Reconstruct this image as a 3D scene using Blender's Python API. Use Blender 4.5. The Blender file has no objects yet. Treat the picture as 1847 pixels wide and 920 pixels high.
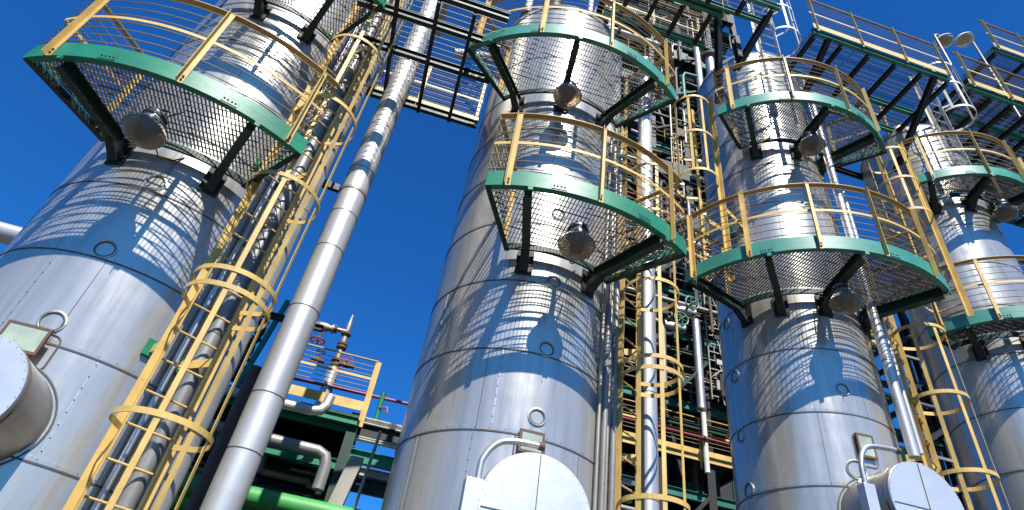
import bpy, bmesh, math, random
from mathutils import Vector, Matrix
random.seed(7)
SC = bpy.context.scene
COL = SC.collection
R_ = math.radians

# ------------------------------------------------------------------ camera
CAM_H = 1.6
F_PX, PITCH, ROLL = 1092.0, R_(38.79), R_(-9.775)
fw = Vector((0, math.cos(PITCH), math.sin(PITCH)))
r0 = Vector((1, 0, 0)); u0 = Vector((0, -math.sin(PITCH), math.cos(PITCH)))
rt = r0*math.cos(ROLL) - u0*math.sin(ROLL)
up = r0*math.sin(ROLL) + u0*math.cos(ROLL)
cd = bpy.data.cameras.new('camera'); cam = bpy.data.objects.new('camera', cd); COL.objects.link(cam)
cd.sensor_width = 36; cd.lens = F_PX/1847*36; cd.clip_end = 3000; cd.clip_start = .05
m = Matrix((rt, up, -fw)).transposed().to_4x4(); m.translation = (0, 0, CAM_H); cam.matrix_world = m
SC.camera = cam

# ------------------------------------------------------------------ light
SUN_AZ, SUN_EL = R_(167.0), R_(51.8)      # azimuth clockwise from +Y
world = bpy.data.worlds.new('World'); SC.world = world; world.use_nodes = True
nt = world.node_tree; nt.nodes.clear()
sky = nt.nodes.new('ShaderNodeTexSky'); sky.sky_type = 'NISHITA'; sky.sun_disc = False
sky.sun_elevation = SUN_EL; sky.sun_rotation = SUN_AZ
sky.air_density = 1.0; sky.dust_density = 0.5; sky.ozone_density = 3.0; sky.altitude = 300
hs = nt.nodes.new('ShaderNodeHueSaturation'); hs.inputs['Saturation'].default_value = 1.12; hs.inputs['Value'].default_value = 1.0
hs.inputs['Hue'].default_value = 0.503
bg = nt.nodes.new('ShaderNodeBackground'); bg.inputs[1].default_value = 0.070
wo = nt.nodes.new('ShaderNodeOutputWorld')
tint = nt.nodes.new('ShaderNodeMixRGB'); tint.blend_type = 'MULTIPLY'; tint.inputs[0].default_value = 1; tint.inputs[2].default_value = (.20, .86, 1.48, 1)
nt.links.new(sky.outputs[0], hs.inputs['Color']); nt.links.new(hs.outputs[0], tint.inputs[1]); nt.links.new(tint.outputs[0], bg.inputs[0]); nt.links.new(bg.outputs[0], wo.inputs[0])
sd = bpy.data.lights.new('sun', 'SUN'); sd.energy = 5.0; sd.angle = R_(0.35); sd.color = (1, .955, .88)
sun = bpy.data.objects.new('sun', sd); COL.objects.link(sun)
sdir = Vector((math.sin(SUN_AZ)*math.cos(SUN_EL), math.cos(SUN_AZ)*math.cos(SUN_EL), math.sin(SUN_EL)))
sun.rotation_euler = sdir.to_track_quat('Z', 'Y').to_euler(); sun.location = (0, 0, 40)
SC.view_settings.view_transform = 'Standard'; SC.view_settings.look = 'None'
SC.view_settings.exposure = 0.74; SC.view_settings.gamma = 1.0
SC.cycles.max_bounces = 6; SC.cycles.glossy_bounces = 4; SC.cycles.transparent_max_bounces = 8

# ------------------------------------------------------------------ materials
MATS = {}
def base_mat(name):
    mt = bpy.data.materials.new(name); mt.use_nodes = True; MATS[name] = mt
    n = mt.node_tree.nodes; b = n['Principled BSDF']
    return mt, mt.node_tree, n, mt.node_tree.links, b
def ramp(n, stops):
    r = n.new('ShaderNodeValToRGB'); e = r.color_ramp.elements
    e[0].position, e[0].color = stops[0][0], stops[0][1]
    e[1].position, e[1].color = stops[-1][0], stops[-1][1]
    for p, c in stops[1:-1]:
        k = e.new(p); k.color = c
    return r
def c4(c, k=1): return (c[0]*k, c[1]*k, c[2]*k, 1)

def paint(name, col, rough=.42, metal=0.0, wear=(.16, .07, .03), amount=.35, var=.18, spec=.5, scale=6):
    """painted or weathered metal: slow tone drift, dirt patches and small rust spots"""
    mt, t, n, l, b = base_mat(name)
    tc = n.new('ShaderNodeTexCoord')
    a = n.new('ShaderNodeTexNoise'); a.inputs['Scale'].default_value = scale*.35; a.inputs['Detail'].default_value = 6
    l.new(tc.outputs['Object'], a.inputs['Vector'])
    r = ramp(n, [(.3, c4(col, 1-var)), (.7, c4(col, 1+var))]); l.new(a.outputs['Fac'], r.inputs[0])
    s = n.new('ShaderNodeTexNoise'); s.inputs['Scale'].default_value = scale*2.6; s.inputs['Detail'].default_value = 8; s.inputs['Roughness'].default_value = .7
    l.new(tc.outputs['Object'], s.inputs['Vector'])
    r2 = ramp(n, [(.58, (0, 0, 0, 1)), (.74, (amount*2,)*3+(1,))]); l.new(s.outputs['Fac'], r2.inputs[0])
    mx = n.new('ShaderNodeMixRGB'); mx.inputs[2].default_value = c4(wear)
    l.new(r2.outputs[0], mx.inputs[0]); l.new(r.outputs[0], mx.inputs[1]); l.new(mx.outputs[0], b.inputs['Base Color'])
    rr = n.new('ShaderNodeMapRange'); rr.inputs['To Min'].default_value = rough-.08; rr.inputs['To Max'].default_value = rough+.15
    l.new(s.outputs['Fac'], rr.inputs['Value']); l.new(rr.outputs[0], b.inputs['Roughness'])
    b.inputs['Metallic'].default_value = metal; b.inputs['Specular IOR Level'].default_value = spec
    bp = n.new('ShaderNodeBump'); bp.inputs['Strength'].default_value = .12; bp.inputs['Distance'].default_value = .004
    l.new(s.outputs['Fac'], bp.inputs['Height']); l.new(bp.outputs[0], b.inputs['Normal'])
    return mt

def cladding(name, z0=0.0, bw=1.9, row=.915, rough=.34, tint=(.57, .545, .485), joints=True, bump=.20, dark=.78, metal=.60):
    """aluminium insulation jacket; UV.x runs round the vessel in metres, UV.y up it"""
    mt, t, n, l, b = base_mat(name)
    uv = n.new('ShaderNodeUVMap'); uv.uv_map = 'UVMap'
    mp = n.new('ShaderNodeMapping'); mp.inputs['Scale'].default_value = (2.2, .16, 1); l.new(uv.outputs[0], mp.inputs[0])
    a = n.new('ShaderNodeTexNoise'); a.inputs['Scale'].default_value = 3.0; a.inputs['Detail'].default_value = 7; a.inputs['Roughness'].default_value = .62
    l.new(mp.outputs[0], a.inputs['Vector'])
    g = n.new('ShaderNodeTexNoise'); g.inputs['Scale'].default_value = 1.7; g.inputs['Detail'].default_value = 2; l.new(uv.outputs[0], g.inputs['Vector'])
    mp2 = n.new('ShaderNodeMapping'); mp2.inputs['Location'].default_value = (0, -z0, 0); l.new(uv.outputs[0], mp2.inputs[0])
    br = n.new('ShaderNodeTexBrick'); br.offset = .37; br.inputs['Scale'].default_value = 1.0
    br.inputs['Brick Width'].default_value = bw; br.inputs['Row Height'].default_value = row
    br.inputs['Mortar Size'].default_value = .0035 if joints else 0.0; br.inputs['Mortar Smooth'].default_value = .2
    br.inputs['Color1'].default_value = (1, 1, 1, 1); br.inputs['Color2'].default_value = (.86, .87, .89, 1); br.inputs['Mortar'].default_value = (.22, .17, .13, 1)
    l.new(mp2.outputs[0], br.inputs['Vector'])
    r = ramp(n, [(.3, c4(tint, dark)), (.55, c4(tint, .95)), (.72, c4(tint))]); l.new(a.outputs['Fac'], r.inputs[0])
    mx = n.new('ShaderNodeMixRGB'); mx.blend_type = 'MULTIPLY'; mx.inputs[0].default_value = 1
    l.new(r.outputs[0], mx.inputs[1]); l.new(br.outputs['Color'], mx.inputs[2])
    # brownish run-off marks
    mp3 = n.new('ShaderNodeMapping'); mp3.inputs['Scale'].default_value = (9, .5, 1); l.new(uv.outputs[0], mp3.inputs[0])
    d = n.new('ShaderNodeTexNoise'); d.inputs['Scale'].default_value = 1.6; d.inputs['Detail'].default_value = 8; d.inputs['Roughness'].default_value = .7
    l.new(mp3.outputs[0], d.inputs['Vector'])
    r3 = ramp(n, [(.56, (0, 0, 0, 1)), (.78, (.6, .6, .6, 1))]); l.new(d.outputs['Fac'], r3.inputs[0])
    mx2 = n.new('ShaderNodeMixRGB'); mx2.inputs[2].default_value = (.30, .23, .16, 1)
    l.new(r3.outputs[0], mx2.inputs[0]); l.new(mx.outputs[0], mx2.inputs[1]); l.new(mx2.outputs[0], b.inputs['Base Color'])
    b.inputs['Metallic'].default_value = metal
    mr = n.new('ShaderNodeMapRange'); mr.inputs['From Min'].default_value = .3; mr.inputs['From Max'].default_value = .7
    mr.inputs['To Min'].default_value = rough-.03; mr.inputs['To Max'].default_value = rough+.06
    l.new(a.outputs['Fac'], mr.inputs['Value']); l.new(mr.outputs[0], b.inputs['Roughness'])
    b1 = n.new('ShaderNodeBump'); b1.inputs['Strength'].default_value = bump; b1.inputs['Distance'].default_value = .05
    l.new(g.outputs['Fac'], b1.inputs['Height'])
    b2 = n.new('ShaderNodeBump'); b2.inputs['Strength'].default_value = .12; b2.inputs['Distance'].default_value = .002
    l.new(a.outputs['Fac'], b2.inputs['Height']); l.new(b1.outputs[0], b2.inputs['Normal']); l.new(b2.outputs[0], b.inputs['Normal'])
    return mt

M_green = paint('green_paint', (.010, .18, .095), .42, wear=(.05, .055, .035), amount=.45, var=.24)
M_teal = paint('hazy_green_paint', (.04, .22, .165), .4, wear=(.12, .11, .08), amount=.4, var=.22)  # green lightened to carry haze and sheen on the farther platforms
M_tealdark = paint('dull_green_steel', (.02, .13, .10), .5, wear=(.04, .05, .04), amount=.4, var=.3)
M_dkgreen = paint('shaded_green_steel', (.008, .035, .024), .5, wear=(.03, .02, .012), amount=.3)  # green taken near black for the shade under decks and walkways
M_black = paint('black_steel', (.014, .015, .015), .55, wear=(.05, .03, .02), amount=.3)
M_yellow = paint('yellow_paint', (.55, .36, .10), .52, wear=(.24, .11, .04), amount=.5, var=.2, scale=9)
M_rail = paint('shaded_worn_handrail', (.36, .235, .08), .5, wear=(.16, .08, .03), amount=.5, var=.2)  # rail yellow browned for its shaded underside, with rust wear
M_pale = paint('pale_yellow_paint', (.56, .40, .15), .5, wear=(.22, .12, .05), amount=.3, var=.12)
M_galv = paint('galvanised_steel', (.30, .27, .23), .5, metal=.55, wear=(.16, .09, .05), amount=.4)
M_rod = paint('weathered_rod', (.36, .27, .15), .5, metal=.2, wear=(.12, .07, .04), amount=.4)
M_grid = paint('grating_steel', (.13, .12, .105), .6, metal=.2, wear=(.10, .06, .04), amount=.3)
M_seam = paint('seam_sealant', (.10, .075, .055), .6, wear=(.2, .08, .03), amount=.5)
M_greypipe = paint('grey_pipe_paint', (.24, .235, .22), .42, metal=.35, wear=(.08, .06, .05), amount=.25)
M_rust = paint('rusty_iron', (.10, .055, .035), .7, wear=(.22, .09, .03), amount=.6)
M_red = paint('red_paint', (.25, .04, .05), .45, amount=.25)
M_lime = paint('bright_green_pipe_paint', (.045, .28, .06), .5, amount=.12)
M_conc = paint('concrete', (.36, .34, .30), .85, wear=(.2, .17, .14), amount=.4, scale=4)
M_plate = paint('instrument_enamel', (.30, .36, .28), .3, wear=(.16, .18, .12), amount=.4, scale=20)
M_dark = paint('black_rubber', (.012, .012, .014), .6, amount=.1)
M_lampgrey = paint('lamp_housing_grey', (.16, .19, .23), .35, metal=.5, amount=.15)
M_ground = paint('ground_asphalt', (.055, .053, .05), .9, wear=(.09, .085, .08), amount=.5, scale=1.5)
M_whitesteel = paint('white_steel', (.62, .60, .54), .45, amount=.25)
M_fin = paint('dull_aluminium', (.5, .5, .5), .4, metal=.85, wear=(.2, .15, .1), amount=.3)
def glass(name):
    mt, t, n, l, b = base_mat(name)
    b.inputs['Base Color'].default_value = (.82, .76, .66, 1); b.inputs['Roughness'].default_value = .12
    b.inputs['Transmission Weight'].default_value = .82; b.inputs['IOR'].default_value = 1.3
    w = n.new('ShaderNodeTexWave'); w.wave_type = 'RINGS'; w.inputs['Scale'].default_value = 14
    tc = n.new('ShaderNodeTexCoord'); l.new(tc.outputs['Object'], w.inputs['Vector'])
    bp = n.new('ShaderNodeBump'); bp.inputs['Strength'].default_value = .25; bp.inputs['Distance'].default_value = .01
    l.new(w.outputs['Fac'], bp.inputs['Height']); l.new(bp.outputs[0], b.inputs['Normal'])
    return mt
M_glass = glass('lamp_glass')
M_bowl = glass('smoked_glass'); M_bowl.node_tree.nodes['Principled BSDF'].inputs['Base Color'].default_value = (.55, .47, .38, 1); M_bowl.node_tree.nodes['Principled BSDF'].inputs['Roughness'].default_value = .25

# ------------------------------------------------------------------ frame of the plant: u along the row of columns, v away from the viewer
UX = Vector((.9863, .165, 0)); VX = Vector((-.165, .9863, 0)); ZX = Vector((0, 0, 1))
def W(u, v, z): return UX*u + VX*v + ZX*z
def P3(p): return Vector(p)
def polar(c, ang, r, z):
    a = R_(ang); return Vector((c[0]+r*math.cos(a), c[1]+r*math.sin(a), z))

# ------------------------------------------------------------------ mesh building
class MB:
    def __init__(s): s.v = []; s.f = []; s.uv = {}; s.smooth = set()
    def quadbox(s, c8):
        i = len(s.v); s.v += [Vector(p) for p in c8]
        for q in ((0, 3, 2, 1), (4, 5, 6, 7), (0, 1, 5, 4), (1, 2, 6, 5), (2, 3, 7, 6), (3, 0, 4, 7)):
            s.f.append(tuple(i+k for k in q))
        return s
    def box(s, c, ax, ay, az, sx, sy, sz):
        c = Vector(c); x = ax*sx/2; y = ay*sy/2; z = az*sz/2
        return s.quadbox([c-x-y-z, c+x-y-z, c+x+y-z, c-x+y-z, c-x-y+z, c+x-y+z, c+x+y+z, c-x+y+z])
    def ubox(s, u0, u1, v0, v1, z0, z1):
        return s.quadbox([W(u0, v0, z0), W(u1, v0, z0), W(u1, v1, z0), W(u0, v1, z0), W(u0, v0, z1), W(u1, v0, z1), W(u1, v1, z1), W(u0, v1, z1)])
    def bar(s, p, q, side, w, h):
        """bar from p to q; side = direction of width w, h across"""
        p = Vector(p); q = Vector(q); d = (q-p).normalized(); sd_ = Vector(side); sd_ = (sd_-d*sd_.dot(d)).normalized(); k = d.cross(sd_)
        return s.box((p+q)/2, d, sd_, k, (q-p).length, w, h)
    def ibeam(s, p, q, h, w, tf=.012, tw=.008, upv=ZX):
        p = Vector(p); q = Vector(q); d = (q-p).normalized(); k = Vector(upv); k = (k-d*k.dot(d)).normalized(); x = k.cross(d); L = (q-p).length; c = (p+q)/2
        s.box(c+k*(h/2-tf/2), d, x, k, L, w, tf); s.box(c-k*(h/2-tf/2), d, x, k, L, w, tf); s.box(c, d, x, k, L, tw, h-2*tf)
        return s
    def angle(s, p, q, a, b_, w=.05, t=.006):
        """L section with legs along directions a and b_"""
        p = Vector(p); q = Vector(q); d = (q-p).normalized(); a = Vector(a).normalized(); b_ = Vector(b_).normalized(); c = (p+q)/2; L = (q-p).length
        s.box(c+a*w/2, d, a, b_, L, w, t); s.box(c+b_*(w/2+t/2), d, b_, a, L, w, t)
        return s
    def tube(s, path, r, n=12, cap=True, uvs=False):
        path = [Vector(p) for p in path]; base = len(s.v); N = len(path); prev = None; acc = 0
        for i, p in enumerate(path):
            d = (path[min(i+1, N-1)]-path[max(i-1, 0)]).normalized()
            if prev is None:
                a = Vector((0, 0, 1)) if abs(d.z) < .9 else Vector((1, 0, 0)); x = d.cross(a).normalized()
            else: x = (prev-d*prev.dot(d)).normalized()
            prev = x; y = d.cross(x); rr = r[i] if isinstance(r, (list, tuple)) else r
            if i: acc += (path[i]-path[i-1]).length
            for k in range(n):
                t = 2*math.pi*k/n; s.v.append(p+(x*math.cos(t)+y*math.sin(t))*rr)
        for i in range(N-1):
            a0 = sum(((path[j+1]-path[j]).length for j in range(i)), 0) if uvs else 0
            a1 = a0+(path[i+1]-path[i]).length if uvs else 0
            for k in range(n):
                f = (base+i*n+k, base+i*n+(k+1) % n, base+(i+1)*n+(k+1) % n, base+(i+1)*n+k)
                if uvs:
                    rr = r[i] if isinstance(r, (list, tuple)) else r; L = 2*math.pi*rr
                    s.uv[len(s.f)] = [(L*k/n, a0), (L*(k+1)/n, a0), (L*(k+1)/n, a1), (L*k/n, a1)]
                s.smooth.add(len(s.f)); s.f.append(f)
        if cap:
            s.f.append(tuple(base+k for k in reversed(range(n)))); s.f.append(tuple(base+(N-1)*n+k for k in range(n)))
        return s
    def lathe(s, c, axis, prof, n=32, x=None, a0=0, a1=360, uvr=None):
        """prof = [(r, t)] around axis through c"""
        c = Vector(c); axis = Vector(axis).normalized()
        if x is None: x = axis.orthogonal().normalized()
        y = axis.cross(x); base = len(s.v); full = abs(a1-a0-360) < 1e-6; m_ = n if full else n+1
        for r, t in prof:
            for k in range(m_):
                a = R_(a0+(a1-a0)*k/n); s.v.append(c+axis*t+(x*math.cos(a)+y*math.sin(a))*r)
        for i in range(len(prof)-1):
            for k in range(n):
                k2 = (k+1) % m_ if full else k+1
                f = (base+i*m_+k, base+i*m_+k2, base+(i+1)*m_+k2, base+(i+1)*m_+k)
                R0 = uvr or 1; A0 = R_(a0+(a1-a0)*k/n)*R0; A1 = R_(a0+(a1-a0)*(k+1)/n)*R0
                s.uv[len(s.f)] = [(A0, prof[i][1]), (A1, prof[i][1]), (A1, prof[i+1][1]), (A0, prof[i+1][1])]
                s.smooth.add(len(s.f)); s.f.append(f)
        return s
    def arc_band(s, c, r_in, r_out, z0, z1, a0, a1, n=None):
        """curved bar of rectangular section, horizontal ring segment"""
        n = n or max(6, int(abs(a1-a0)/2.5)); base = len(s.v)
        for k in range(n+1):
            a = a0+(a1-a0)*k/n
            s.v += [polar(c, a, r_in, z0), polar(c, a, r_out, z0), polar(c, a, r_out, z1), polar(c, a, r_in, z1)]
        for k in range(n):
            b_ = base+4*k
            for e in range(4):
                s.smooth.add(len(s.f)); s.f.append((b_+e, b_+(e+1) % 4, b_+4+(e+1) % 4, b_+4+e))
        s.f.append((base+3, base+2, base+1, base)); e = base+4*n; s.f.append((e, e+1, e+2, e+3))
        return s
    def build(s, name, mat, parent=None, bevel=0):
        me = bpy.data.meshes.new(name)
        o = bpy.data.objects.new(name, me); COL.objects.link(o)
        off = Vector((0, 0, 0))
        if parent is not None:
            o.parent = parent; off = parent.get('_o', None); off = ORIG[parent.name]
            ORIG[o.name] = off
        else:
            lo = Vector((sum(v.x for v in s.v)/len(s.v), sum(v.y for v in s.v)/len(s.v), min(v.z for v in s.v)))
            off = lo; o.location = lo; ORIG[o.name] = off
        me.from_pydata([tuple(v-off) for v in s.v], [], s.f)
        if s.uv:
            ul = me.uv_layers.new(name='UVMap')
            for pi, cs in s.uv.items():
                st = me.polygons[pi].loop_start
                for j, cuv in enumerate(cs): ul.data[st+j].uv = cuv
        if s.smooth:
            for pi in s.smooth: me.polygons[pi].use_smooth = True
        bm = bmesh.new(); bm.from_mesh(me); bmesh.ops.recalc_face_normals(bm, faces=bm.faces[:]); bm.to_mesh(me); bm.free()
        me.materials.append(mat)
        if s.smooth: me.set_sharp_from_angle(angle=R_(38))
        if bevel:
            md = o.modifiers.new('bevel', 'BEVEL'); md.width = bevel; md.segments = 2; md.limit_method = 'ANGLE'
        return o
ORIG = {}
def tag(o, label=None, cat=None, group=None, kind=None):
    if label: o['label'] = label
    if cat: o['category'] = cat
    if group: o['group'] = group
    if kind: o['kind'] = kind
    return o
def thing(name, loc, label, cat, group=None):
    o = bpy.data.objects.new(name, None); COL.objects.link(o); o.location = loc; o.empty_display_size = .2
    ORIG[o.name] = Vector(loc); return tag(o, label, cat, group)
def copy_tree(o, loc, label, rz=0, parent=None):
    c = o.copy(); COL.objects.link(c); c.parent = parent
    for ch in list(o.children): copy_tree(ch, None, None, 0, c)
    if parent is None:
        c.location = loc; c.rotation_euler = (0, 0, rz); c['label'] = label
    return c

# ================================================================== SETTING
g = MB(); S = 1500
g.v = [Vector((-S, -S, 0)), Vector((S, -S, 0)), Vector((S, S, 0)), Vector((-S, S, 0))]; g.f = [(0, 1, 2, 3)]
tag(g.build('ground', M_ground), kind='structure')

# ================================================================== COLUMNS
TA = (-4.136, 6.13); TC = (.289, 6.795); TD = (4.459, 7.625)
_e = W(9.75, 6.9, 0); TE = (_e.x, _e.y)
RA, RC, RD, RE = 1.26, 1.19, 1.034, .95

def ring_mark(c, Rr, ang, z, rad, mat=M_seam, w=.008, flat=False, parent=None, name='inspection_plug'):
    """circular plug seam following the shell"""
    pts = []
    for k in range(25):
        t = 2*math.pi*k/24; da = math.degrees(rad*math.cos(t)/Rr)
        pts.append(polar(c, ang+da, Rr+.004, z+rad*math.sin(t)))
    pts2 = [polar(c, ang+math.degrees((rad+.013)*math.cos(2*math.pi*k/24)/Rr), Rr+.006, z+(rad+.013)*math.sin(2*math.pi*k/24)) for k in range(25)]
    mb = MB(); mb.tube(pts, w, 6, cap=False)
    if parent:
        rm = MB(); rm.tube(pts2, .009, 6, cap=False); rm.build('plug_rim', M_fin, parent)
    return mb.build(name, mat, parent)

def column(c, Rr, ztop, seams_z0, label, plugs, mat, foot=0.25, conic=None, plate=None, lap_angles=()):
    t = thing('distillation_column', (c[0], c[1], 0), label, 'column', 'insulated metal columns in a row')
    cc = Vector((c[0], c[1], 0)); xx = Vector((1, 0, 0))
    sh = MB(); prof = [(Rr, foot), (Rr, ztop)]
    zs = [foot+(ztop-foot)*k/24 for k in range(25)]
    sh.lathe(cc, ZX, [(Rr, z) for z in zs], 120, x=xx, uvr=Rr); sh.build('shell', mat, t)
    hd = MB(); pr_ = [(Rr+.012, ztop-.03), (Rr+.012, ztop+.03)]
    for k in range(1, 11):
        a = math.pi/2*k/10; pr_.append((max(Rr*math.cos(a), .001), ztop+.03+Rr*.52*math.sin(a)))
    hd.lathe(cc, ZX, pr_, 96, x=xx, uvr=Rr); hd.build('head', mat, t)
    nz = MB(); nz.lathe(cc, ZX, [(.18, ztop+Rr*.45), (.18, ztop+Rr*.52+.35), (.3, ztop+Rr*.52+.35), (.3, ztop+Rr*.52+.42), (.001, ztop+Rr*.52+.42)], 24); nz.build('nozzle', M_fin, t)
    bs = MB(); bs.lathe(cc, ZX, [(Rr+.02, 0), (Rr+.02, .2), (Rr-.1, .25)], 96); bs.build('base_ring', M_conc, t)
    z = seams_z0
    while z > .6: z -= .915
    z += .915
    while z < ztop-.2:
        s_ = MB(); s_.lathe(cc, ZX, [(Rr+.001, z-.007), (Rr+.007, z-.005), (Rr+.007, z+.005), (Rr+.001, z+.007)], 120, x=xx)
        sb = s_.build('jacket_seam', M_seam, t)
        bd = MB(); bd.lathe(cc, ZX, [(Rr+.001, z+.0075), (Rr+.005, z+.009), (Rr+.006, z+.045), (Rr+.001, z+.047)], 120, x=xx, uvr=Rr); bd.build('lap_band', mat, t)
        if z < 9:
            sc_ = MB(); k = 0
            for a in range(-178, 2, 7):
                p = polar(c, a+(z*37) % 5, Rr+.006, z+.03); n_ = Vector((p.x-c[0], p.y-c[1], 0)).normalized(); sc_.lathe(p, n_, [(.0045, 0), (.004, .003), (.001, .004)], 6)
            sc_.build('screws', M_seam, sb)
        z += .915
    for a, z, r in plugs: ring_mark(c, Rr, a, z, r, parent=t)
    for a, z0, z1 in lap_angles:            # riveted vertical laps
        lp = MB(); da = math.degrees(.007/Rr)
        lp.arc_band(c, Rr+.0015, Rr+.004, z0, z1, a-da, a+da, 3); lp.build('lap_strip', M_fin, t)
        rv = MB(); zz = z0+.08
        while zz < z1:
            p = polar(c, a, Rr+.005, zz); nrm = Vector((math.cos(R_(a)), math.sin(R_(a)), 0))
            rv.lathe(p, nrm, [(.006, 0), (.005, .004), (.001, .005)], 8); zz += .11
        rv.build('rivet_line', M_seam, t)
    return t
mA = cladding('cladding_a', 2.82, 2.1, rough=.27); mC = cladding('cladding_c', 3.0+.01, 1.75, rough=.27, tint=(.56, .535, .475)); mD = cladding('cladding_d', 4.405, 1.7, rough=.27)
mE = cladding('cladding_e', 5.62, 1.6, rough=.27); mP = cladding('cladding_pipe', 0, 9, rough=.4, joints=False, bump=.1, metal=.6, tint=(.60, .585, .56)); mB = cladding('cladding_pipe_b', 0, 9, rough=.42, joints=False, bump=.12, dark=.92, metal=.6, tint=(.60, .585, .55))
mDrum = cladding('cladding_drum', 0, 5, rough=.36, joints=False, bump=.15, dark=.8, metal=.9, tint=(.52, .48, .44))  # darker, browner tint stands in for ground reflected on the drum sides

colA = column(TA, RA, 19.0, 2.82, 'widest silvery column at the far left, with a ladder up its right side', [(-77, 4.76, .085), (-77, 3.93, .09), (-76, 5.69, .085), (-70, 7.2, .08)], mA, lap_angles=[(-93, 3.75, 4.64), (-55, 2.84, 3.72), (-110, 2.84, 3.72), (-129, 7.4, 8.2)])
colC = column(TC, RC, 11.9, 3.93, 'silvery column in the middle, with two green platforms facing the viewer', [(-78, 4.93, .075), (-79, 4.15, .075), (-78, 5.83, .075), (-80, 6.9, .075)], mC, lap_angles=[(-141, 2.5, 3.92), (-145, 4.86, 5.74), (-100, 4.0, 4.84), (-108, 3.0, 3.9)])
colD = column(TD, RD, 13.2, 5.32, 'silvery column right of the middle one, below the long top walkway', [(-92, 5.66, .07), (-172, 6.11, .08), (-176, 7.04, .08), (-172, 5.23, .08), (-170, 4.49, .08), (-95, 4.62, .1), (-85, 8.9, .07)], mD, lap_angles=[(-115, 5.35, 6.2)])
colE = column(TE, RE, 13.0, 5.62, 'silvery column furthest to the right, its domed top showing over the platforms', [(-110, 7.0, .07)], mE)

# instrument plates standing off the shell
def plate_on(t, c, Rr, ang, z, w, h, off):
    n = Vector((math.cos(R_(ang)), math.sin(R_(ang)), 0)); x = Vector((-n.y, n.x, 0)); p = polar(c, ang, Rr+off, z)
    pl = MB(); pl.box(p, x, ZX, n, w, h, .02); a = pl.build('name_plate', M_plate, t)
    fr = MB()
    for sx in (-1, 1): fr.box(p+x*sx*(w/2+.012)-n*.002, x, ZX, n, .024, h+.05, .03)
    for sz in (-1, 1): fr.box(p+ZX*sz*(h/2+.014)-n*.002, x, ZX, n, w-.002, .024, .03)
    fr.build('plate_frame', M_rust, a)
    bk = MB(); bk.box(p-n*(off/2+.01), x, ZX, n, w*.8, h*.8, off); bk.build('standoff', M_dark, a)
    # sealed cut-out round it
    pts = []
    hw, hh, rr = w*.75, h*.85, .07
    for (sx, sz, a0) in ((1, 1, 0), (-1, 1, 90), (-1, -1, 180), (1, -1, 270)):
        for k in range(6):
            tt = R_(a0+18*k); pts.append((sx*(hw-rr)+rr*math.cos(tt), sz*(hh-rr)+rr*math.sin(tt)-.04))
    pts.append(pts[0])
    sm = MB(); sm.tube([polar(c, ang+math.degrees(px/Rr), Rr+.004, z+pz) for px, pz in pts], .008, 6, cap=False); sm.build('cutout_seam', M_seam, t)
plate_on(colA, TA, RA, -80, 3.69, .3, .2, .1)
plate_on(colC, TC, RC, -81, 3.86, .2, .17, .06)
plate_on(colD, TD, RD, -86, 4.92, .17, .24, .03)

# ------------------------------------------------------------------ manways with their davits
mDrum2 = paint('sheet_aluminium', (.62, .62, .61), .36, metal=.55, wear=(.45, .44, .42), amount=.12, var=.05, scale=3)
def disc(c, ax, r, th, n=72):
    m_ = MB(); ax = Vector(ax).normalized(); x = ZX; y = ax.cross(x)
    a_ = [c+(x*math.cos(2*math.pi*k/n)+y*math.sin(2*math.pi*k/n))*r for k in range(n)]
    m_.v = a_+[p+ax*th for p in a_]; m_.f = [tuple(range(n)), tuple(range(n, 2*n))]+[(k, (k+1) % n, n+(k+1) % n, n+k) for k in range(n)]
    return m_
def manway(t, cu, vf, vb, z, r, Rr, c):
    """drum pointing at the viewer: cu = its u, vf = v of face, vb = v inside the shell"""
    ax = -VX; base = W(cu, vb, z)
    d = MB(); d.lathe(base, ax, [(r, 0), (r, vb-vf-.012), (r-.012, vb-vf)], 72, x=ZX, uvr=r); dr = d.build('manway', mDrum, t)
    f = disc(base+ax*(vb-vf-.002), ax, r-.003, .006)
    fo = f.build('manway_cover', mDrum2, dr)
    s_ = MB(); e = .0095+vb-vf
    s_.box(base+ax*e-UX*0-ZX*0, UX, ax, ZX, .006, .004, 2*r*.96)
    s_.box(base+ax*e-UX*r*.48-ZX*.05, UX, ax, ZX, r*.92, .004, .006)
    s_.build('cover_seam', M_seam, dr)
    rv = MB()
    for k in range(36):
        a = 2*math.pi*k/36; rv.lathe(base+ax*(e-.0045)+(UX*math.cos(a)+ZX*math.sin(a))*(r-.015), ax, [(.0035, 0), (.003, .003), (.001, .004)], 6)
    rv.build('rivets', M_seam, fo)
    cl = MB(); cl.lathe(base, ax, [(r+.001, vb-vf-.075), (r+.006, vb-vf-.07), (r+.006, vb-vf-.06), (r+.001, vb-vf-.055)], 72, x=ZX); cl.build('drum_band', M_seam, dr)
    # flashing ring where the drum meets the shell
    pts = []
    for k in range(49):
        a = 2*math.pi*k/48; x = cu+(r+.025)*math.cos(a); zz = z+(r+.025)*math.sin(a)
        cuv = Vector((c[0], c[1], 0)); cU = cuv.dot(UX); cV = cuv.dot(VX)
        dx = min(abs(x-cU), Rr*.995); vv = cV-math.sqrt((Rr+.006)**2-dx*dx); pts.append(W(x, vv, zz))
    fl = MB(); fl.tube(pts, .008, 6, cap=False); fl.build('flashing_ring', M_seam, dr)
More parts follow.
